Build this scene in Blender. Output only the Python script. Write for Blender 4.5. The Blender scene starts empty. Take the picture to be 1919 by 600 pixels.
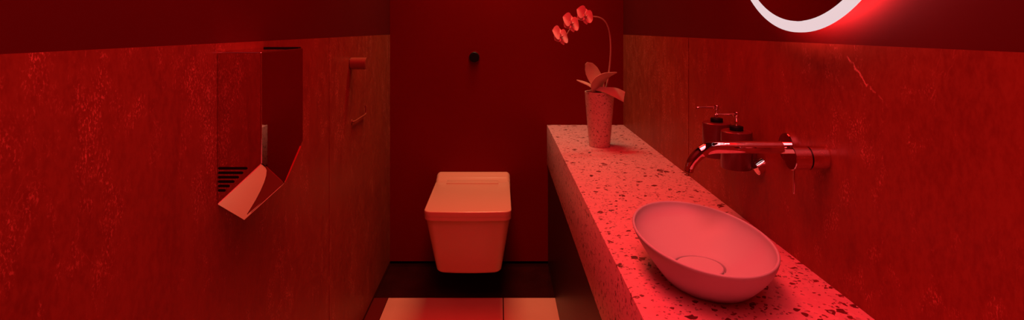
import bpy, bmesh, math, random
from mathutils import Vector, Matrix
random.seed(4)
PI = math.pi
S = bpy.context.scene
C = S.collection

# ---------------------------------------------------------------- camera maths (frame 1919 x 600)
F = 1014.0; VX = 936.0; VY = 54.6; EYE = 1.19
def at(px, py, d):                       # a point of the photograph at distance d, in metres
    return Vector(((px - VX) * d / F, d, EYE - (py - VY) * d / F))
XL, XR, D = -0.554, 0.627, 2.74          # faces of left / right cladding, back wall
GAP = 0.0135
CT = EYE - 0.485                         # countertop height
CX = 0.2405                              # counter front edge

# ---------------------------------------------------------------- materials
def nodes(name):
    m = bpy.data.materials.new(name); m.use_nodes = True
    nt = m.node_tree
    return m, nt, nt.nodes['Principled BSDF']
def plain(name, col, rough=0.5, metal=0.0, spec=0.5, noise=0.0, nscale=8):
    m, nt, b = nodes(name)
    b.inputs['Base Color'].default_value = (*col, 1)
    b.inputs['Roughness'].default_value = rough
    b.inputs['Metallic'].default_value = metal
    b.inputs['Specular IOR Level'].default_value = spec
    if noise:
        tc = nt.nodes.new('ShaderNodeTexCoord'); n = nt.nodes.new('ShaderNodeTexNoise')
        n.inputs['Scale'].default_value = nscale; n.inputs['Detail'].default_value = 6
        nt.links.new(tc.outputs['Object'], n.inputs['Vector'])
        r = nt.nodes.new('ShaderNodeMapRange')
        r.inputs['From Min'].default_value = 0.3; r.inputs['From Max'].default_value = 0.7
        r.inputs['To Min'].default_value = 1 - noise; r.inputs['To Max'].default_value = 1 + noise
        nt.links.new(n.outputs['Fac'], r.inputs['Value'])
        mx = nt.nodes.new('ShaderNodeVectorMath'); mx.operation = 'SCALE'
        mx.inputs[0].default_value = col
        nt.links.new(r.outputs['Result'], mx.inputs['Scale'])
        nt.links.new(mx.outputs['Vector'], b.inputs['Base Color'])
    return m
def emit(name, col, strength):
    m = bpy.data.materials.new(name); m.use_nodes = True
    nt = m.node_tree; nt.nodes.clear()
    e = nt.nodes.new('ShaderNodeEmission'); o = nt.nodes.new('ShaderNodeOutputMaterial')
    e.inputs['Color'].default_value = (*col, 1); e.inputs['Strength'].default_value = strength
    nt.links.new(e.outputs[0], o.inputs[0]); return m

def mixc(nt, fac, a, b):
    n = nt.nodes.new('ShaderNodeMix'); n.data_type = 'RGBA'
    for sock, v in ((0, fac), (6, a), (7, b)):
        if isinstance(v, (tuple, float, int)):
            n.inputs[sock].default_value = (*v, 1) if isinstance(v, tuple) else v
        else: nt.links.new(v, n.inputs[sock])
    return n.outputs[2]
def ramp(nt, val, lo, hi, to0=0.0, to1=1.0):
    r = nt.nodes.new('ShaderNodeMapRange'); r.clamp = True
    r.inputs['From Min'].default_value = lo; r.inputs['From Max'].default_value = hi
    r.inputs['To Min'].default_value = to0; r.inputs['To Max'].default_value = to1
    nt.links.new(val, r.inputs['Value']); return r.outputs['Result']
def mth(nt, op, a, b=None, c=None):
    n = nt.nodes.new('ShaderNodeMath'); n.operation = op
    for i, v in enumerate((a, b, c)):
        if v is None: continue
        if isinstance(v, (int, float)): n.inputs[i].default_value = v
        else: nt.links.new(v, n.inputs[i])
    return n.outputs[0]
def noise(nt, vec, scale, detail=4, rough=0.5, dist=0.0):
    n = nt.nodes.new('ShaderNodeTexNoise')
    n.inputs['Scale'].default_value = scale; n.inputs['Detail'].default_value = detail
    n.inputs['Roughness'].default_value = rough; n.inputs['Distortion'].default_value = dist
    nt.links.new(vec, n.inputs['Vector']); return n.outputs['Fac']
def mapping(nt, scale=(1,1,1), loc=(0,0,0)):
    tc = nt.nodes.new('ShaderNodeTexCoord'); m = nt.nodes.new('ShaderNodeMapping')
    m.inputs['Scale'].default_value = scale; m.inputs['Location'].default_value = loc
    nt.links.new(tc.outputs['Object'], m.inputs['Vector']); return m.outputs['Vector']

def stone_mat(name, vein=None):
    """dark reddish-brown stone panels: mottled ground, upright flecks and a few pale veins"""
    m, nt, b = nodes(name)
    v1 = mapping(nt, (1, 1, 0.55)); v2 = mapping(nt)
    base = noise(nt, v1, 7, 8, 0.62, 0.6)
    col = mixc(nt, ramp(nt, base, 0.36, 0.66), (0.19, 0.029, 0.014), (0.25, 0.043, 0.019))
    fine = noise(nt, v1, 95, 6, 0.7)
    col = mixc(nt, ramp(nt, fine, 0.38, 0.62, 0, 0.45), col, (0.33, 0.075, 0.036))
    # clustered bright flecks
    patch = mth(nt, 'ADD', mth(nt, 'MULTIPLY', noise(nt, v1, 24, 4, 0.6, 0.4), 0.6), mth(nt, 'MULTIPLY', noise(nt, v1, 4, 3), 0.4))
    fl = noise(nt, v1, 300, 4, 0.65, 0.2)
    thr = mth(nt, 'MULTIPLY', ramp(nt, patch, 0.50, 0.63), ramp(nt, fl, 0.52, 0.63))
    col = mixc(nt, mth(nt, 'MULTIPLY', thr, 0.72), col, (0.85, 0.26, 0.20))
    # hairline veins
    w = noise(nt, v1, 5.5, 5, 0.62, 1.6)
    hair = mth(nt, 'SUBTRACT', 1.0, ramp(nt, mth(nt, 'ABSOLUTE', mth(nt, 'SUBTRACT', w, 0.5)), 0.0, 0.006))
    hm = mth(nt, 'MULTIPLY', hair, ramp(nt, noise(nt, v2, 6, 3), 0.55, 0.68))
    col = mixc(nt, mth(nt, 'MULTIPLY', hm, 0.3), col, (0.7, 0.2, 0.15))
    if vein:                               # one pale diagonal vein from (y0,z0) to (y1,z1)
        y0, z0, y1, z1 = vein
        sep = nt.nodes.new('ShaderNodeSeparateXYZ'); nt.links.new(v2, sep.inputs[0])
        L = math.hypot(y1-y0, z1-z0); ux, uz = (y1-y0)/L, (z1-z0)/L
        dy = mth(nt, 'SUBTRACT', sep.outputs[1], y0); dz = mth(nt, 'SUBTRACT', sep.outputs[2], z0)
        t = mth(nt, 'ADD', mth(nt, 'MULTIPLY', dy, ux), mth(nt, 'MULTIPLY', dz, uz))
        q = mth(nt, 'SUBTRACT', mth(nt, 'MULTIPLY', dy, -uz), mth(nt, 'MULTIPLY', dz, -ux))
        wob = mth(nt, 'MULTIPLY', mth(nt, 'SUBTRACT', noise(nt, v2, 22, 5, 0.7), 0.5), 0.035)
        q = mth(nt, 'ABSOLUTE', mth(nt, 'ADD', q, wob))
        line = mth(nt, 'SUBTRACT', 1.0, ramp(nt, q, 0.0008, 0.0026))
        rng = mth(nt, 'MULTIPLY', ramp(nt, t, 0.0, 0.01), mth(nt, 'SUBTRACT', 1.0, ramp(nt, t, L-0.03, L+0.02)))
        brk = ramp(nt, noise(nt, v2, 60, 3), 0.35, 0.5)
        col = mixc(nt, mth(nt, 'MULTIPLY', mth(nt, 'MULTIPLY', line, rng), mth(nt, 'MULTIPLY', brk, 0.75)), col, (0.9, 0.3, 0.24))
    nt.links.new(col, b.inputs['Base Color'])
    b.inputs['Specular IOR Level'].default_value = 0.12
    nt.links.new(ramp(nt, fine, 0.3, 0.7, 0.34, 0.5), b.inputs['Roughness'])
    bp = nt.nodes.new('ShaderNodeBump'); bp.inputs['Strength'].default_value = 0.12; bp.inputs['Distance'].default_value = 0.002
    nt.links.new(fine, bp.inputs['Height']); nt.links.new(bp.outputs[0], b.inputs['Normal'])
    return m

def terrazzo(name, base, layers, rough=0.4):
    m, nt, b = nodes(name)
    v = mapping(nt)
    mot = noise(nt, v, 40, 5, 0.6)
    col = mixc(nt, ramp(nt, mot, 0.35, 0.65), tuple(c*0.93 for c in base), tuple(min(1, c*1.05) for c in base))
    for sc, keep, chip, off in layers:
        vv = nt.nodes.new('ShaderNodeMapping'); vv.inputs['Location'].default_value = (off, off*.7, off*1.3)
        nt.links.new(v, vv.inputs['Vector'])
        wv = nt.nodes.new('ShaderNodeTexNoise'); wv.inputs['Scale'].default_value = sc*1.3
        nt.links.new(vv.outputs[0], wv.inputs['Vector'])
        ad = nt.nodes.new('ShaderNodeVectorMath'); ad.operation = 'MULTIPLY_ADD'
        ad.inputs[1].default_value = (0.35/sc,)*3
        nt.links.new(wv.outputs['Color'], ad.inputs[0]); nt.links.new(vv.outputs[0], ad.inputs[2])
        cells = nt.nodes.new('ShaderNodeTexVoronoi'); cells.inputs['Scale'].default_value = sc
        edge = nt.nodes.new('ShaderNodeTexVoronoi'); edge.feature = 'DISTANCE_TO_EDGE'; edge.inputs['Scale'].default_value = sc
        for n in (cells, edge): nt.links.new(ad.outputs[0], n.inputs['Vector'])
        sp = nt.nodes.new('ShaderNodeSeparateColor'); nt.links.new(cells.outputs['Color'], sp.inputs[0])
        pick = mth(nt, 'LESS_THAN', sp.outputs[0], keep)
        size = mth(nt, 'MULTIPLY', sp.outputs[1], 0.26)
        ins = mth(nt, 'GREATER_THAN', edge.outputs['Distance'], mth(nt, 'ADD', size, 0.03))
        tone = mixc(nt, sp.outputs[2], chip, tuple(x*0.45 for x in chip))
        col = mixc(nt, mth(nt, 'MULTIPLY', pick, ins), col, tone)
    nt.links.new(col, b.inputs['Base Color'])
    b.inputs['Roughness'].default_value = rough
    b.inputs['Specular IOR Level'].default_value = 0.4
    return m

M = {}
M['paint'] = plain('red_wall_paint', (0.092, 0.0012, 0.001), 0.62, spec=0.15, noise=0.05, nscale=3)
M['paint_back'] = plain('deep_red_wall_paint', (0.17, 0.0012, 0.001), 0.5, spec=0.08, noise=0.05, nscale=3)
M['stone'] = stone_mat('stone_cladding')
M['stone_vein'] = stone_mat('stone_cladding_with_vein', (at(1585, 106, F*XR/(1585-VX)).y, at(1585, 106, F*XR/(1585-VX)).z,
                                                        at(1652, 188, F*XR/(1652-VX)).y, at(1652, 188, F*XR/(1652-VX)).z))
M['black_stone'] = plain('black_polished_stone', (0.020, 0.003, 0.003), 0.16, spec=0.35, noise=0.3)
M['tile'] = plain('pale_floor_tile', (0.60, 0.30, 0.21), 0.22, spec=0.4, noise=0.05, nscale=5)
M['border'] = plain('dark_red_floor_border', (0.10, 0.006, 0.005), 0.35, spec=0.3)
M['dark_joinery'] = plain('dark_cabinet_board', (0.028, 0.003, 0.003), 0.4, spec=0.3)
M['terrazzo'] = terrazzo('terrazzo', (0.68, 0.34, 0.38),
    [(56, 0.07, (0.17, 0.03, 0.03), 0.0), (100, 0.085, (0.22, 0.04, 0.04), 3.1), (190, 0.12, (0.32, 0.10, 0.10), 7.7), (150, 0.2, (0.72, 0.42, 0.44), 5.2)])
M['terrazzo_fine'] = terrazzo('speckled_terrazzo', (0.68, 0.42, 0.38),
    [(150, 0.05, (0.20, 0.04, 0.04), 1.0), (280, 0.10, (0.28, 0.07, 0.07), 2.0), (210, 0.2, (0.60, 0.36, 0.32), 4.0)])
M['ceramic'] = plain('glossy_white_ceramic', (0.64, 0.32, 0.23), 0.22, spec=0.4)
M['matte_ceramic'] = plain('matte_white_basin', (0.50, 0.66, 0.64), 0.5, spec=0.2)
M['chrome'] = plain('polished_chrome', (0.86, 0.84, 0.84), 0.035, 1.0)
M['satin'] = plain('polished_steel', (0.78, 0.70, 0.70), 0.015, 1.0)
M['smoke'] = plain('dark_lacquered_metal', (0.13, 0.02, 0.02), 0.22, 0.0, 0.4)
M['black'] = plain('black_plastic', (0.004, 0.003, 0.003), 0.5, spec=0.2)
M['mirror'] = plain('mirror_glass', (0.9, 0.9, 0.9), 0.01, 1.0)
M['leaf'] = plain('orchid_leaf', (0.60, 0.40, 0.32), 0.5, noise=0.08, nscale=30)
M['stem'] = plain('orchid_stem', (0.50, 0.28, 0.24), 0.5)
M['petal'] = plain('orchid_petal', (0.95, 0.48, 0.52), 0.6, noise=0.04, nscale=90)
M['lip'] = plain('orchid_lip', (0.50, 0.22, 0.24), 0.5)
M['soil'] = plain('bark_soil', (0.08, 0.03, 0.02), 0.9, noise=0.5, nscale=120)
M['holder'] = plain('satin_metal', (0.27, 0.075, 0.04), 0.4, 0.2, 0.3)
M['ring'] = emit('light_ring', (0.83, 0.62, 0.64), 1.0)
M['backlight'] = emit('backlight_strip', (1.0, 0.08, 0.09), 50.0)
M['dark_reflection'] = plain('painted_dark_reflection', (0.34, 0.01, 0.01), 0.4, 0.0, 0.08)  # dark reflection on the dryer underside, put into the colour

# ---------------------------------------------------------------- mesh helpers
def obj(name, bm, mat, parent=None, smooth=None, recalc=True):
    if recalc: bmesh.ops.recalc_face_normals(bm, faces=bm.faces)
    me = bpy.data.meshes.new(name); bm.to_mesh(me); bm.free()
    mats = mat if isinstance(mat, (list, tuple)) else [mat]
    for m in mats: me.materials.append(m)
    o = bpy.data.objects.new(name, me); C.objects.link(o)
    if parent is not None:
        o.parent = parent
        o.matrix_parent_inverse = parent.matrix_basis.inverted()
    if smooth is not None:
        me.polygons.foreach_set('use_smooth', [True]*len(me.polygons))
        try: me.set_sharp_from_angle(angle=math.radians(smooth))
        except Exception: pass
    return o
def thing(name, label, cat, loc, group=None):
    o = bpy.data.objects.new(name, None); C.objects.link(o)
    o.empty_display_size = 0.05
    o.location = loc; o['label'] = label; o['category'] = cat
    if group: o['group'] = group
    return o
def tag(o, label, cat, group=None):
    o['label'] = label; o['category'] = cat
    if group: o['group'] = group
    return o
def struct(o): o['kind'] = 'structure'; return o
def box(bm, x0, x1, y0, y1, z0, z1, bev=0.0, seg=2, mi=0):
    r = bmesh.ops.create_cube(bm, size=1.0)
    vs = r['verts']
    for v in vs:
        v.co = Vector(((x0+x1)/2 + v.co.x*(x1-x0), (y0+y1)/2 + v.co.y*(y1-y0), (z0+z1)/2 + v.co.z*(z1-z0)))
    fs = {f for v in vs for f in v.link_faces}
    for f in fs: f.material_index = mi
    if bev:
        es = list({e for v in vs for e in v.link_edges})
        r = bmesh.ops.bevel(bm, geom=es, offset=bev, segments=seg, affect='EDGES', profile=0.5)
        for f in r['faces']: f.material_index = mi
def loft(bm, rings, cap0=True, cap1=True, closed=False):
    vr = [[bm.verts.new(p) for p in ring] for ring in rings]
    n = len(vr[0])
    pairs = list(zip(vr, vr[1:])) + ([(vr[-1], vr[0])] if closed else [])
    for a, b in pairs:
        for i in range(n):
            j = (i+1) % n
            bm.faces.new((a[i], a[j], b[j], b[i]))
    if cap0 and not closed: bm.faces.new(vr[0])
    if cap1 and not closed: bm.faces.new(vr[-1])
def basis(ax):
    ax = ax.normalized()
    u = ax.orthogonal().normalized(); return u, ax.cross(u)
def lathe(bm, prof, origin, axis, n=48, cap0=True, cap1=True, closed=False):
    """prof: list of (radius, distance along axis)"""
    o = Vector(origin); a = Vector(axis).normalized(); u, w = basis(a)
    rings = [[o + a*h + (u*math.cos(2*PI*k/n) + w*math.sin(2*PI*k/n))*max(r, 1e-5) for k in range(n)] for r, h in prof]
    loft(bm, rings, cap0, cap1, closed)
def tube(bm, pts, rad, n=12):
    """smooth tube; rad a number or a list"""
    pts = [Vector(p) for p in pts]
    rings = []; prev = None
    for i, p in enumerate(pts):
        t = (pts[min(i+1, len(pts)-1)] - pts[max(i-1, 0)]).normalized()
        if prev is None: u, w = basis(t)
        else:
            u = (prev - t*prev.dot(t)).normalized(); w = t.cross(u)
        prev = u
        r = rad[i] if isinstance(rad, (list, tuple)) else rad
        rings.append([p + (u*math.cos(2*PI*k/n) + w*math.sin(2*PI*k/n))*r for k in range(n)])
    loft(bm, rings)
def spline(ctrl, n=8):
    """Catmull-Rom through the control points"""
    P = [Vector(p) for p in ctrl]; P = [P[0]*2-P[1]] + P + [P[-1]*2-P[-2]]
    out = []
    for i in range(1, len(P)-2):
        for k in range(n):
            t = k/n; a, b, c, d = P[i-1], P[i], P[i+1], P[i+2]
            out.append(0.5*((2*b) + (c-a)*t + (2*a-5*b+4*c-d)*t*t + (3*b-a-3*c+d)*t**3))
    out.append(P[-2]); return out

# ---------------------------------------------------------------- the room
Y0 = -1.30; ZC = 2.45
WL, WR = XL-0.0015, XR+0.0015
bm = bmesh.new()
box(bm, WL-0.1, WR+0.1, Y0-0.1, D+0.14, -0.10, 0.0)
tl = EYE*F/(559-VY)
ts = 0.60
y1 = tl; xs = [(-0.4907, 0.0145), (0.0185, 0.30)]
while y1 > Y0:
    y0_ = max(y1-ts, Y0+0.005)
    for a, b_ in xs: box(bm, a, b_, y0_+0.004, y1, -0.004, 0.0012, 0.0006, 1, mi=1)
    y1 -= ts
box(bm, XL, -0.4927, Y0, tl, -0.004, 0.0012, 0.0004, 1, mi=2)
struct(obj('floor', bm, [M['black_stone'], M['tile'], M['border']]))
bm = bmesh.new(); box(bm, WL-0.1, WR+0.1, Y0-0.1, D+0.14, ZC, ZC+0.1); struct(obj('ceiling', bm, M['paint']))
bm = bmesh.new(); box(bm, WL-0.1, WL, Y0-0.1, D+0.14, 0, ZC); struct(obj('wall_left', bm, M['paint']))
bm = bmesh.new(); box(bm, WR, WR+0.1, Y0-0.1, D+0.14, 0, ZC); struct(obj('wall_right', bm, M['paint']))
bm = bmesh.new(); box(bm, WL, WR, D+0.06, D+0.14, 0, ZC, mi=1)
box(bm, WL, WR, D, D+0.06, GAP, ZC, 0.0008, 1)
struct(obj('wall_back', bm, [M['paint_back'], M['black']]))
bm = bmesh.new(); box(bm, WL, WR, Y0-0.1, Y0, 0, ZC); struct(obj('wall_rear', bm, M['paint']))
ZT = EYE - (65-VY)*D/F                    # top of cladding
def clad(name, side, ya, yb, mat):
    bm = bmesh.new()
    if side < 0: box(bm, WL-0.02, XL, ya, yb, GAP, ZT)
    else: box(bm, XR, WR+0.02, ya, yb, GAP, ZT)
    return struct(obj(name, bm, mat))
sl = F*XL/(617-VX); sr = F*XR/(1290.5-VX)
clad('trim_1', -1, sl+0.0030, D, M['stone'])
clad('trim_2', -1, Y0, sl-0.0030, M['stone'])
clad('trim_3', 1, sr+0.0030, D, M['stone'])
clad('trim_4', 1, Y0, sr-0.0030, M['stone_vein'])

# ---------------------------------------------------------------- vanity
YN = 0.30
bm = bmesh.new(); box(bm, CX, XR, YN, D, CT-0.2, CT, 0.0015, 2)
tag(obj('countertop', bm, M['terrazzo'], smooth=30), 'thick pink terrazzo vanity counter running along the right wall to the back wall', 'countertop')
cab = thing('vanity_cabinet', 'dark plain cabinet panel standing under the terrazzo counter', 'cabinet', (0.44, 1.5, 0))
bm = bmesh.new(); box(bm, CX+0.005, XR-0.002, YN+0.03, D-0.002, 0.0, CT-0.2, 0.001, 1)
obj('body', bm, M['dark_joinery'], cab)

# ---------------------------------------------------------------- wash basin
def ellring(cx, cy, a, b, z, n=96, dx=0.0):
    return [Vector((cx + a*math.cos(2*PI*k/n) + dx, cy + b*math.sin(2*PI*k/n), z)) for k in range(n)]
K = 0.395
bcx, bcy, ba, bb = 0.9866*K, 2.6682*K, 0.3097*K, 0.4877*K
rimz = EYE-K; hgt = rimz-CT
bas = thing('wash_basin', 'oval matte white vessel basin standing on the terrazzo counter', 'sink', (bcx, bcy, CT))
bm = bmesh.new(); rings = []
ra, rb = 0.080, 0.100                     # foot
for i in range(19):
    t = i/18; q = math.sin(t*PI/2)**0.86
    z = CT + 0.0008 + hgt*(1-math.cos(t*PI/2))**0.80 if False else CT + 0.0008 + (hgt-0.0035)*t
    q = 1-(1-t)**1.32
    rings.append(ellring(bcx+0.014*(1-t), bcy, ra+(ba-ra)*q, rb+(bb-rb)*q, z))
th = 0.0055
for k in range(1, 6):                      # rounded lip
    an = k/6*PI
    rings.append(ellring(bcx, bcy, ba-th/2+th/2*math.cos(an), bb-th/2+th/2*math.cos(an), rimz-0.0035+0.0035*math.sin(an)))
zb = CT+0.024
for i in range(18):
    t = 1-i/18; q = 1-(1-t)**1.9
    z = zb + (rimz-0.0035-zb)*t
    rings.append(ellring(bcx, bcy, 0.050+(ba-th-0.050)*q, 0.050+(bb-th-0.050)*q, z))
rings.append(ellring(bcx, bcy, 0.0490, 0.0490, zb))
rings.append(ellring(bcx, bcy, 0.0482, 0.0482, zb-0.001))
rings.append(ellring(bcx, bcy, 0.0480, 0.0480, zb-0.012))
rings.append(ellring(bcx, bcy, 0.010, 0.010, zb-0.013))
loft(bm, rings); obj('bowl', bm, M['matte_ceramic'], bas, 50)
bm = bmesh.new()
lathe(bm, [(0.022, 0), (0.024, 0.004), (0.0400, 0.006), (0.0438, 0.0075), (0.0438, 0.0115), (0.0425, 0.0130), (0.001, 0.0150)], (bcx, bcy, zb-0.0125), (0, 0, 1), 64)
obj('drain_cover', bm, M['matte_ceramic'], bas, 40)

# ---------------------------------------------------------------- toilet
tx = -0.131
def rrect(cx, hw, yf, yb, r, z, n=8, rbk=0.004):
    """rounded rectangle: front edge at yf (small y) with radius r, back at yb, bowed front"""
    P = []
    def arc(ax, ay, rr, a0, a1):
        for k in range(n+1):
            a = a0+(a1-a0)*k/n; P.append(Vector((ax+rr*math.cos(a), ay+rr*math.sin(a), z)))
    arc(cx+hw-rbk, yb-rbk, rbk, 0, PI/2); arc(cx-hw+rbk, yb-rbk, rbk, PI/2, PI)
    arc(cx-hw+r, yf+r, r, PI, 1.5*PI)
    m = 8; w = hw-r                       # bowed front edge
    for k in range(1, m):
        u = -1+2*k/m; P.append(Vector((cx+u*w, yf-0.006*(1-u*u), z)))
    arc(cx+hw-r, yf+r, r, 1.5*PI, 2*PI)
    return P
toi = thing('toilet', 'square-edged white wall-hung toilet with closed lid on the dark red back wall', 'toilet', (tx, D-0.27, 0.13))
zl = EYE-0.747
DF = 2.216
bm = bmesh.new()
TB = EYE-1.045; zt = zl-0.040
sec = []
N = 14
sec.append(rrect(tx, 0.124, 2.325, D-0.001, 0.034, TB+0.0005))
for i in range(1, 5):
    a = i/4*PI/2
    sec.append(rrect(tx, 0.124+0.016*math.sin(a), 2.325-0.018*math.sin(a), D-0.001, 0.034, TB+0.0005+0.0155*(1-math.cos(a))))
for i in range(1, N+1):
    t = i/N
    sec.append(rrect(tx, 0.140+0.0355*t, 2.307-0.080*t**0.9, D-0.001, 0.034+0.002*t, TB+0.016+(zt-TB-0.016)*t))
loft(bm, sec); obj('bowl', bm, M['ceramic'], toi, 45)
yh = F*0.747/(341-VY)                      # hinge line
bm = bmesh.new()
loft(bm, [rrect(tx, hw, DF+e, yh-0.004, 0.034, z) for hw, e, z in
          ((0.1775, 0.003, zt+0.0006), (0.1795, 0.000, zt+0.002), (0.1802, -0.001, zt+0.0155))])
obj('seat', bm, M['ceramic'], toi, 45)
bm = bmesh.new()
ss = [(0.1802, -0.001, zt+0.0158), (0.1805, -0.0015, zt+0.017), (0.1808, -0.0018, zl-0.005)]
for i in range(1, 7):
    a = i/6*PI/2
    ss.append((0.1808-0.005*(1-math.cos(a)), -0.0018+0.005*(1-math.cos(a)), zl-0.005+0.005*math.sin(a)))
loft(bm, [rrect(tx, hw, DF+e, yh-0.0025, 0.034, z) for hw, e, z in ss])
obj('lid', bm, M['ceramic'], toi, 45)
# cistern-side hinge block behind the lid
bm = bmesh.new()
zk = EYE-0.7227
prof = [(yh+0.0012, zt-0.02), (yh+0.0012, zl-0.003), (yh+0.003, zl-0.0005), (2.668, zl+0.0035), (2.678, zl+0.0055), (2.684, zl+0.0115), (2.690, zl+0.0140), (2.704, zl+0.0155), (2.712, zk-0.004), (2.72, zk), (D-0.001, zk), (D-0.001, zt-0.02)]
def slice_(x, dz, dy=0): 
    return [Vector((x, y+ (dy if y < 2.7 else 0), z-dz*(1 if z > zl-0.01 else 0))) for y, z in prof]
xs_ = []
hwb = 0.184; 
for i in range(7):
    a = i/6*PI/2
    xs_.append((-hwb+0.020*(1-math.cos(a)), 0.022*(1-math.sin(a))))
xs2 = [(-x, dz) for x, dz in reversed(xs_)]
loft(bm, [slice_(tx+x, dz) for x, dz in xs_+xs2]); obj('hinge_block', bm, M['ceramic'], toi, 35)
# long hinge bar let into the block
xa, xb = (837.5-VX)*yh/F, (934-VX)*yh/F
bm = bmesh.new(); box(bm, xa, xb, yh-0.034, yh+0.016, zl-0.004, zl+0.0030, 0.001, 2)
obj('hinge_bar', bm, M['ceramic'], toi, 40)

# round flush button
p = at(889, 107, D)
fb = thing('flush_button', 'small round black button on the back wall high above the toilet', 'button', (p.x, D, p.z))
bm = bmesh.new(); lathe(bm, [(0.030, 0), (0.030, 0.002), (0.0290, 0.003), (0.026, 0.003)], (p.x, D, p.z), (0, -1, 0), 48); obj('collar', bm, M['paint_back'], fb, 35)
bm = bmesh.new(); lathe(bm, [(0.0255, 0.004), (0.0255, 0.018), (0.0235, 0.020), (0.001, 0.0203)], (p.x, D, p.z), (0, -1, 0), 48); obj('button', bm, M['black'], fb, 35)

# ---------------------------------------------------------------- hand dryer on the left wall
n0, n1 = 1.062, 1.287; nm = (n0+n1)/2
fx = -0.467; wx = XL+0.001
e = EYE
dry = thing('hand_dryer', 'polished steel wall hand dryer with V-shaped bottom on the left stone wall', 'hand dryer', (XL, nm, e-0.41))
bm = bmesh.new()
pent = lambda x, top, sd, tip: [Vector((x, n0, e-top)), Vector((x, n1, e-top)), Vector((x, n1, e-sd)), Vector((x, nm, e-tip)), Vector((x, n0, e-sd))]
loft(bm, [pent(wx, 0.045, 0.344, 0.415), pent(fx, 0.045, 0.265, 0.336)])
es = [ed for ed in bm.edges if not all(abs(v.co.x-wx) < 1e-6 for v in ed.verts)]
bmesh.ops.bevel(bm, geom=es, offset=0.0024, segments=4, affect='EDGES', profile=0.5)
hs = obj('housing', bm, M['satin'], dry, 80)
wn = hs.modifiers.new('wn', 'WEIGHTED_NORMAL'); wn.mode = 'FACE_AREA'; wn.weight = 100; wn.keep_sharp = True
for py, pr in ((315.5, 464), (324, 456), (332.2, 448), (340.5, 439.5), (348.7, 431), (357, 423)):
    a, b_ = at(408.5, py, n0), at(pr, py, n0)
    h = 0.0026; bm = bmesh.new()
    outl = []
    for k in range(9):
        an = PI/2-PI*k/8; outl.append((b_.x-h+h*math.cos(an), b_.z+h*math.sin(an)))
    for k in range(9):
        an = -PI/2-PI*k/8; outl.append((a.x+h+h*math.cos(an), a.z+h*math.sin(an)))
    loft(bm, [[Vector((x, n0-0.0004, z)) for x, z in outl], [Vector((x, n0+0.003, z)) for x, z in outl]])
    obj('vent_slot', bm, M['black'], dry)
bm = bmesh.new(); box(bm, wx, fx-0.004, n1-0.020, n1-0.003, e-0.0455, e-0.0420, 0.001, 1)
obj('reflection_strip', bm, M['black'], dry)  # black strip painting a dark reflection line along the dryer top
# plate painting a dark reflection on each sloping underside, with a fine bright seam
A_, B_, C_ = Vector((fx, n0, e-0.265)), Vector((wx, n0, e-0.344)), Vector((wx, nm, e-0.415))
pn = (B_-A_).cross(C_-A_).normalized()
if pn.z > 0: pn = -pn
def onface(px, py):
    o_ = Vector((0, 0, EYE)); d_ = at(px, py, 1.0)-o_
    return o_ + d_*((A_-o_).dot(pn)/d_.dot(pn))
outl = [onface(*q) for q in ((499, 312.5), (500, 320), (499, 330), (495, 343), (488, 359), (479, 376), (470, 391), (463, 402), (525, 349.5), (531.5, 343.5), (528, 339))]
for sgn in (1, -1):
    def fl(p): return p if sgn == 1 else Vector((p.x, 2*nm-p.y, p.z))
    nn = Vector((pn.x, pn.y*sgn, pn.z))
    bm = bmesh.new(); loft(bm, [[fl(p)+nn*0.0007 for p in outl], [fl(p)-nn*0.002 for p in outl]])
    obj('reflection_plate', bm, M['dark_reflection'], dry)
    bm = bmesh.new(); tube(bm, [fl(onface(471, 398.5))+nn*0.0005, fl(onface(526, 348.5))+nn*0.0005], 0.0008, 6)
    obj('seam', bm, M['satin'], dry, 60)

# ---------------------------------------------------------------- toilet roll holder
hd = F*XL/(657-VX); zr = EYE-(119-VY)*hd/F; hl = (687-VX)*hd/F - XL
hk = thing('wall_peg', 'thick round wall peg high on the left stone wall, above the upturned rod', 'hook', (XL, hd, zr))
bm = bmesh.new(); lathe(bm, [(0.0225, 0.003), (0.0225, hl-0.002), (0.0205, hl), (0.001, hl)], (XL, hd, zr), (1, 0, 0), 40)
obj('peg', bm, M['holder'], hk, 35)
bm = bmesh.new(); lathe(bm, [(0.0205, 0), (0.0205, 0.0032)], (XL, hd, zr), (1, 0, 0), 40)
obj('wall_ring', bm, M['smoke'], hk, 35)
rh = thing('toilet_roll_holder', 'thin empty rod with upturned end on the left stone wall below the round peg', 'toilet roll holder', (XL, 2.05, 0.83))
X2 = XL+0.010
yr0, yr1 = F*X2/(664-VX), F*X2/(685.5-VX)
zrod = EYE-(228-VY)*yr0/F
bm = bmesh.new(); lathe(bm, [(0.0085, 0), (0.0085, 0.0025), (0.0075, 0.0035)], (XL, yr0, zrod), (1, 0, 0), 24)
obj('wall_disc', bm, M['holder'], rh, 35)
bm = bmesh.new()
tube(bm, spline([(XL+0.003, yr0, zrod), (X2-0.003, yr0, zrod), (X2, yr0+0.006, zrod)], 5) + spline([(X2, yr1-0.008, zrod), (X2, yr1, zrod+0.007), (X2, yr1, zrod+0.036)], 6), 0.0034, 10)
obj('rod', bm, M['holder'], rh, 50)

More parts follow.
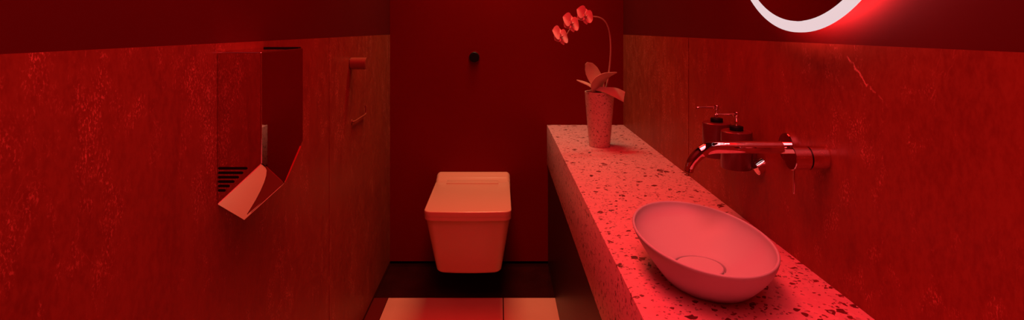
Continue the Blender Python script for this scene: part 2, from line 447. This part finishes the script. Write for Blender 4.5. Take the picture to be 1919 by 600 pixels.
# ---------------------------------------------------------------- round lit mirror
mx = XR-0.05; mc = Vector((mx, 1.0447, EYE+0.304)); RO, RI = 0.3103, 0.289
mir = thing('round_mirror', 'round wall mirror with a glowing pinkish white ring around its edge', 'mirror', (WR, mc.y, mc.z))
ax = (1, 0, 0)
bm = bmesh.new(); lathe(bm, [(RI-0.0005, 0.0), (RI-0.0005, 0.004), (0.001, 0.004)], mc, ax, 128, cap0=True); obj('mirror_glass', bm, M['mirror'], mir, 35)
bm = bmesh.new(); lathe(bm, [(RI, -0.0005), (RO-0.0015, -0.0005), (RO, 0.001), (RO, 0.006), (RI, 0.006)], mc, ax, 128, closed=True); obj('light_ring', bm, M['ring'], mir, 35)
bm = bmesh.new(); lathe(bm, [(0.2, 0.0065), (RO-0.020, 0.0065), (RO-0.021, 0.012), (RO-0.023, 0.022), (0.2, 0.022)], mc, ax, 128, closed=True); obj('housing', bm, M['black'], mir, 35)
bm = bmesh.new(); lathe(bm, [(RO-0.041, 0.0222), (RO-0.025, 0.0222), (RO-0.025, 0.0255), (RO-0.041, 0.0255)], mc, ax, 128, closed=True); obj('backlight', bm, M['backlight'], mir, 35)
bm = bmesh.new(); lathe(bm, [(0.12, 0.022), (0.12, WR-mx)], mc, ax, 64); lathe(bm, [(0.21, 0.006), (0.21, 0.022)], mc, ax, 64); obj('wall_mount', bm, M['black'], mir, 35)

# ---------------------------------------------------------------- tap
sd = 1.173; zs = EYE-(276-VY)*sd/F
tap = thing('basin_tap', 'polished wall-mounted basin spout curving down, its round rosette on the right stone wall', 'tap', (XR, sd, zs))
bm = bmesh.new(); lathe(bm, [(0.031, 0), (0.031, 0.006), (0.030, 0.0072), (0.012, 0.0072)], (XR, sd, zs), (-1, 0, 0), 64); obj('rosette', bm, M['chrome'], tap, 35)
rt = 0.0135
tipp = at(1289, 322, sd)
pts = spline([(XR-0.005, sd, zs), (XR-0.06, sd, zs), (XR-0.12, sd, zs), at(1362, 276, sd), at(1334, 277, sd), at(1316, 284, sd), at(1301, 298, sd), at(1293, 312, sd), at(1290.5, 321, sd)], 10)
bm = bmesh.new(); tube(bm, pts, [rt]*(len(pts)-30)+[rt-0.0035*min(1, i/22) for i in range(30)], 32)
obj('spout', bm, M['chrome'], tap, 50)
bm = bmesh.new(); e_ = pts[-1]; t_ = (pts[-1]-pts[-2]).normalized()
lathe(bm, [(0.0085, 0), (0.0085, 0.0012)], e_, t_, 24); obj('aerator', bm, M['black'], tap, 35)
# mixer handle
kd = 1.044; zk_ = EYE-(296.5-VY)*kd/F
kx = (1481-VX)*kd/F; jx = (1516-VX)*kd/F-0.004
hnd = thing('mixer_handle', 'polished cylindrical mixer handle with thin pin lever, on the wall right of the spout', 'tap handle', (XR, kd, zk_))
r0 = 0.0226
bm = bmesh.new(); lathe(bm, [(r0-0.001, 0), (r0, 0.001), (r0, XR-jx-0.0015)], (XR, kd, zk_), (-1, 0, 0), 64); obj('sleeve', bm, M['chrome'], hnd, 35)
bm = bmesh.new(); lathe(bm, [(r0-0.003, 0), (r0-0.003, 0.005)], (jx+0.003, kd, zk_), (-1, 0, 0), 48); obj('joint_ring', bm, M['black'], hnd, 35)
bm = bmesh.new(); lathe(bm, [(r0, 0), (r0, jx-0.0015-kx-0.001), (r0-0.001, jx-0.0015-kx)], (jx-0.0015, kd, zk_), (-1, 0, 0), 64); obj('knob', bm, M['chrome'], hnd, 35)
bm = bmesh.new(); px_ = (1488.5-VX)*kd/F
tube(bm, [(px_, kd, zk_-r0+0.002), (px_, kd, EYE-(363-VY)*kd/F)], 0.0019, 12); obj('lever', bm, M['chrome'], hnd, 50)
# small stub below the spout
qd = F*XR/(1428.5-VX); zq = EYE-(309-VY)*qd/F
st = bmesh.new(); lathe(st, [(0.0175, 0), (0.0175, 0.021), (0.0168, 0.0218), (0.001, 0.0218)], (XR+0.004, qd, zq), (-1, 0, -0.42), 48)
tag(obj('wall_stub', st, M['chrome'], smooth=35), 'small round polished stub on the stone wall just below the tap spout', 'valve')

# ---------------------------------------------------------------- soap dispensers
sx = 0.582; R_ = 0.0362
def make_dispenser(y, label):
    t = thing('soap_dispenser', label, 'soap dispenser', (sx, y, EYE-0.3415), 'dark metal soap dispensers on the wall')
    zb_, zt_ = EYE-0.3415, EYE-0.249
    bm = bmesh.new()
    lathe(bm, [(R_-0.0045, 0), (R_-0.0012, 0.0008), (R_, 0.003), (R_, zt_-zb_-0.0025), (R_-0.0025, zt_-zb_-0.0003), (0.016, zt_-zb_)], (sx, y, zb_), (0, 0, 1), 64)
    obj('bottle', bm, M['smoke'], t, 30)
    bm = bmesh.new(); lathe(bm, [(0.0150, 0), (0.0158, 0.001), (0.0158, 0.009), (0.0148, 0.0105), (0.001, 0.0108)], (sx, y, zt_), (0, 0, 1), 40)
    obj('collar', bm, M['black'], t, 35)
    bm = bmesh.new()
    lathe(bm, [(0.0042, 0.010), (0.0042, 0.024), (0.0030, 0.0245), (0.0030, 0.032), (0.0062, 0.0335), (0.0068, 0.036), (0.0068, 0.0435), (0.0060, 0.045)], (sx, y, zt_), (0, 0, 1), 24)
    obj('pump', bm, M['chrome'], t, 35)
    bm = bmesh.new()
    tube(bm, spline([(sx, y, zt_+0.0395), (sx-0.03, y, zt_+0.0395), (sx-0.048, y, zt_+0.0392), (sx-0.0525, y, zt_+0.036), (sx-0.053, y, zt_+0.033)], 6), 0.0026, 10)
    obj('nozzle', bm, M['chrome'], t, 50)
    bm = bmesh.new(); box(bm, sx+R_-0.004, XR, y-0.010, y+0.010, zb_+0.025, zb_+0.065, 0.001, 1)
    obj('wall_bracket', bm, M['smoke'], t, 35)
    return t
make_dispenser(F*sx/(1380-VX), 'squat dark metal soap dispenser nearer the tap, partly behind the spout')
make_dispenser(F*sx/(1343-VX), 'squat dark metal soap dispenser farther from the tap, beside the wall panel joint')

# ---------------------------------------------------------------- vase and orchid
vd = 2.25; vx = (1123.5-VX)*vd/F
vas = thing('vase', 'tall tapered speckled terrazzo pot at the far end of the counter', 'plant pot', (vx, vd, CT))
bm = bmesh.new(); vh = EYE-(171.5-VY)*vd/F-CT
lathe(bm, [(0.0415, 0), (0.0435, 0.0015), (0.061, vh-0.001), (0.0602, vh), (0.0580, vh), (0.0572, vh-0.001), (0.0555, vh-0.03), (0.001, vh-0.03)], (vx, vd, CT+0.0003), (0, 0, 1), 72)
obj('pot', bm, M['terrazzo_fine'], vas, 35)
bm = bmesh.new(); lathe(bm, [(0.0545, vh-0.03), (0.05, vh-0.016), (0.03, vh-0.011), (0.001, vh-0.010)], (vx, vd, CT), (0, 0, 1), 40)
for v in bm.verts: v.co.z += random.uniform(-0.002, 0.002)
obj('soil', bm, M['soil'], vas)

orc = thing('orchid', 'orchid with one arching flower stem and broad leaves growing in the terrazzo pot', 'orchid', (vx, vd, CT+vh-0.02))
def blade(name, path, widths, nrm, fold, mat, parent, th=0.0012, m=8):
    """leaf/petal: centre line points, half widths, width direction per point, fold depth"""
    pts = spline(path, 6); L = len(pts)-1
    def samp(arr, t):
        x = t*(len(arr)-1); i = min(int(x), len(arr)-2); f = x-i
        f = f*f*(3-2*f) if False else f
        return arr[i]*(1-f)+arr[i+1]*f
    W = [Vector(n) for n in nrm] if isinstance(nrm, list) else [Vector(nrm)]*2
    bm = bmesh.new(); top = []; bot = []
    for i, p in enumerate(pts):
        t = i/L; tg = (pts[min(i+1, L)]-pts[max(i-1, 0)]).normalized()
        wv = samp(W, t); wv = (wv-tg*wv.dot(tg)).normalized(); n_ = tg.cross(wv).normalized()
        w = samp(widths, t)
        r1, r2 = [], []
        for k in range(m+1):
            u = -1+2*k/m
            q = p + wv*w*u + n_*(fold*w*(abs(u)**1.5))
            r1.append(bm.verts.new(q+n_*th/2)); r2.append(bm.verts.new(q-n_*th/2))
        top.append(r1); bot.append(r2)
    for i in range(L):
        for k in range(m):
            bm.faces.new((top[i][k], top[i][k+1], top[i+1][k+1], top[i+1][k]))
            bm.faces.new((bot[i][k+1], bot[i][k], bot[i+1][k], bot[i+1][k+1]))
        bm.faces.new((top[i][0], top[i+1][0], bot[i+1][0], bot[i][0]))
        bm.faces.new((top[i+1][m], top[i][m], bot[i][m], bot[i+1][m]))
    for row in (0, L):
        for k in range(m):
            f = (top[row][k], bot[row][k], bot[row][k+1], top[row][k+1])
            bm.faces.new(f if row == 0 else f[::-1])
    return obj(name, bm, mat, parent, 60)
px2m = vd/F
def lp(px, py, dy=0.0): return at(px, py, vd+dy)
leafs = [
  # upright pale leaf at the back
  ([lp(1127, 176, 0.0), lp(1123, 160, 0.01), lp(1115, 142, 0.02), lp(1107, 128, 0.024), lp(1099, 118, 0.022)],
   [0.008, 0.022, 0.030, 0.032, 0.030, 0.022, 0.006], [Vector((0.80, 0.35, 0.35)), Vector((0.86, 0.2, 0.45))], 0.25),
  # small leaf pointing left
  ([lp(1124, 175, 0.0), lp(1113, 163, -0.015), lp(1100, 155, -0.03), lp(1081, 150, -0.045)],
   [0.010, 0.020, 0.024, 0.020, 0.014, 0.003], [Vector((0.25, 0.9, -0.28)), Vector((0.1, 0.9, 0.35))], 0.3),
  # dark leaf curving to the upper right in front of the stem
  ([lp(1124, 178, -0.01), lp(1123, 162, -0.03), lp(1129, 150, -0.045), lp(1141, 142, -0.05), lp(1156, 136, -0.05)],
   [0.012, 0.036, 0.048, 0.046, 0.034, 0.017, 0.003], [Vector((0.70, 0.80, -0.30)), Vector((0.40, 0.95, -0.45))], 0.15),
  # broad leaf hanging to the right
  ([lp(1116, 166, -0.02), lp(1124, 167, -0.045), lp(1138, 170, -0.058), lp(1155, 175, -0.058), lp(1169.5, 182, -0.052)],
   [0.008, 0.014, 0.015, 0.019, 0.024, 0.026, 0.024], [Vector((0.1, 0.95, 0.15)), Vector((-0.05, 0.55, 1.0))], 0.08)]
for path, w, n_, fold in leafs: blade('leaf', path, w, n_, fold, M['leaf'], orc, 0.0022, 10)
sp = spline([lp(1131, 184), lp(1135, 168), lp(1139, 150, 0.005), lp(1143, 120, 0.005), lp(1144.5, 92), lp(1143, 66), lp(1137, 45, -0.01), lp(1126, 34, -0.02),
             lp(1111, 31, -0.03), lp(1094, 30, -0.02), lp(1082, 38, -0.01), lp(1070, 52, -0.01), lp(1060, 68, -0.015), lp(1052, 80, -0.02)], 6)
n_sp = len(sp)
bm = bmesh.new(); tube(bm, sp, [0.0042-0.0022*min(1, i/(n_sp*0.75)) for i in range(n_sp)], 10); obj('stem', bm, M['stem'], orc, 60)

def flower(c, s, up, rt, parent):
    """phalaenopsis bloom facing out of the plane of up and rt; c centre, s scale"""
    up = Vector(up).normalized(); rt = Vector(rt); rt = (rt-up*rt.dot(up)).normalized(); fw = rt.cross(up)
    if fw.y > 0: fw = -fw
    T = lambda x, y, z: c + rt*x*s + up*y*s + fw*z*s
    fl = None
    bm = bmesh.new()
    lathe(bm, [(0.0025*s/0.03, -0.002), (0.004*s/0.03, 0.002), (0.0035*s/0.03, 0.006), (0.001, 0.0085)], c, fw, 12)
    fl = obj('flower', bm, M['petal'], parent, 60)
    def pet(name, x, y, z, w, mat, cup=0.22, mid=0.5, base=(0, 0, 0)):
        d_ = Vector((x, y, 0)).normalized(); side = Vector((-d_.y, d_.x, 0))
        W = rt*side.x + up*side.y
        b0 = Vector(base)
        P = [T(*b0), T(b0.x+(x-b0.x)*0.35, b0.y+(y-b0.y)*0.35, z*0.5+0.03), T(b0.x+(x-b0.x)*0.7, b0.y+(y-b0.y)*0.7, z), T(x, y, z*0.7)]
        blade(name, P, [v*w*s for v in (0.16, 0.62, 0.92, 1.0, 0.97, 0.80, 0.50, 0.08)], W, cup, mat, fl, 0.0007, 8)
    pet('sepal', 0.02, 1.0, -0.10, 0.56, M['petal'])
    pet('sepal', -0.62, -0.78, -0.12, 0.42, M['petal'])
    pet('sepal', 0.58, -0.78, -0.12, 0.42, M['petal'])
    pet('petal', -1.02, 0.12, 0.10, 0.86, M['petal'], 0.15)
    pet('petal', 1.0, 0.12, 0.10, 0.80, M['petal'], 0.15)
    pet('lip', 0.03, -0.36, 0.34, 0.15, M['lip'], -0.6)
    pet('lip', -0.20, -0.12, 0.36, 0.11, M['lip'], -0.6)
    pet('lip', 0.22, -0.12, 0.36, 0.11, M['lip'], -0.6)
    return fl
flower(lp(1095, 29, -0.045), 0.0400, (0.38, 0.75, 1), (0.86, 0.35, -0.30), orc)
flower(lp(1069, 43, -0.040), 0.0420, (0.20, 0.75, 1), (0.80, 0.50, -0.2), orc)
flower(lp(1049, 67, -0.040), 0.0420, (0.02, 0.75, 1), (0.70, 0.60, -0.1), orc)
# pedicels
for a_, b__ in (((1094, 30, -0.02), (1098, 31, -0.043)), ((1074, 46, -0.01), (1073, 47, -0.038)), ((1058, 70, -0.015), (1053, 70, -0.038))):
    bm = bmesh.new(); tube(bm, [lp(*a_), lp(*b__)], 0.0016, 8); obj('pedicel', bm, M['stem'], orc, 60)

# ---------------------------------------------------------------- lights
def area(name, loc, sx_, sy_, col, power, rot=(0, 0, 0), spread=180):
    l = bpy.data.lights.new(name, 'AREA'); l.shape = 'RECTANGLE'; l.size = sx_; l.size_y = sy_
    l.color = col; l.energy = power; l.spread = math.radians(spread)
    o = bpy.data.objects.new(name, l); C.objects.link(o); o.location = loc; o.rotation_euler = rot
    return o
area('ceiling_front_light', (-0.10, 0.15, ZC-0.02), 0.55, 2.2, (1.0, 0.060, 0.070), 33, spread=120)
area('ceiling_back_light', (0.03, 2.05, ZC-0.02), 0.5, 1.0, (1.0, 0.008, 0.006), 11, spread=130)
area('ceiling_spot_light', (0.0, 2.55, ZC-0.02), 0.60, 0.16, (1.0, 0.95, 0.48), 3.3, spread=90)

w = bpy.data.worlds.new('world'); S.world = w; w.use_nodes = True
w.node_tree.nodes['Background'].inputs[0].default_value = (0.3, 0.0, 0.0, 1)
w.node_tree.nodes['Background'].inputs[1].default_value = 0.0

cam = bpy.data.cameras.new('camera'); co = bpy.data.objects.new('camera', cam); C.objects.link(co)
co.location = (0, 0, EYE); co.rotation_euler = (PI/2, 0, 0)
cam.sensor_width = 36; cam.sensor_fit = 'HORIZONTAL'; cam.lens = F/1919*36
cam.shift_x = (959.5-VX)/1919; cam.shift_y = -(300-VY)/1919; cam.clip_start = 0.02
S.camera = co
S.view_settings.view_transform = 'Standard'; S.view_settings.look = 'None'
S.view_settings.gamma = 1; S.view_settings.exposure = 0; S.view_settings.use_curve_mapping = False
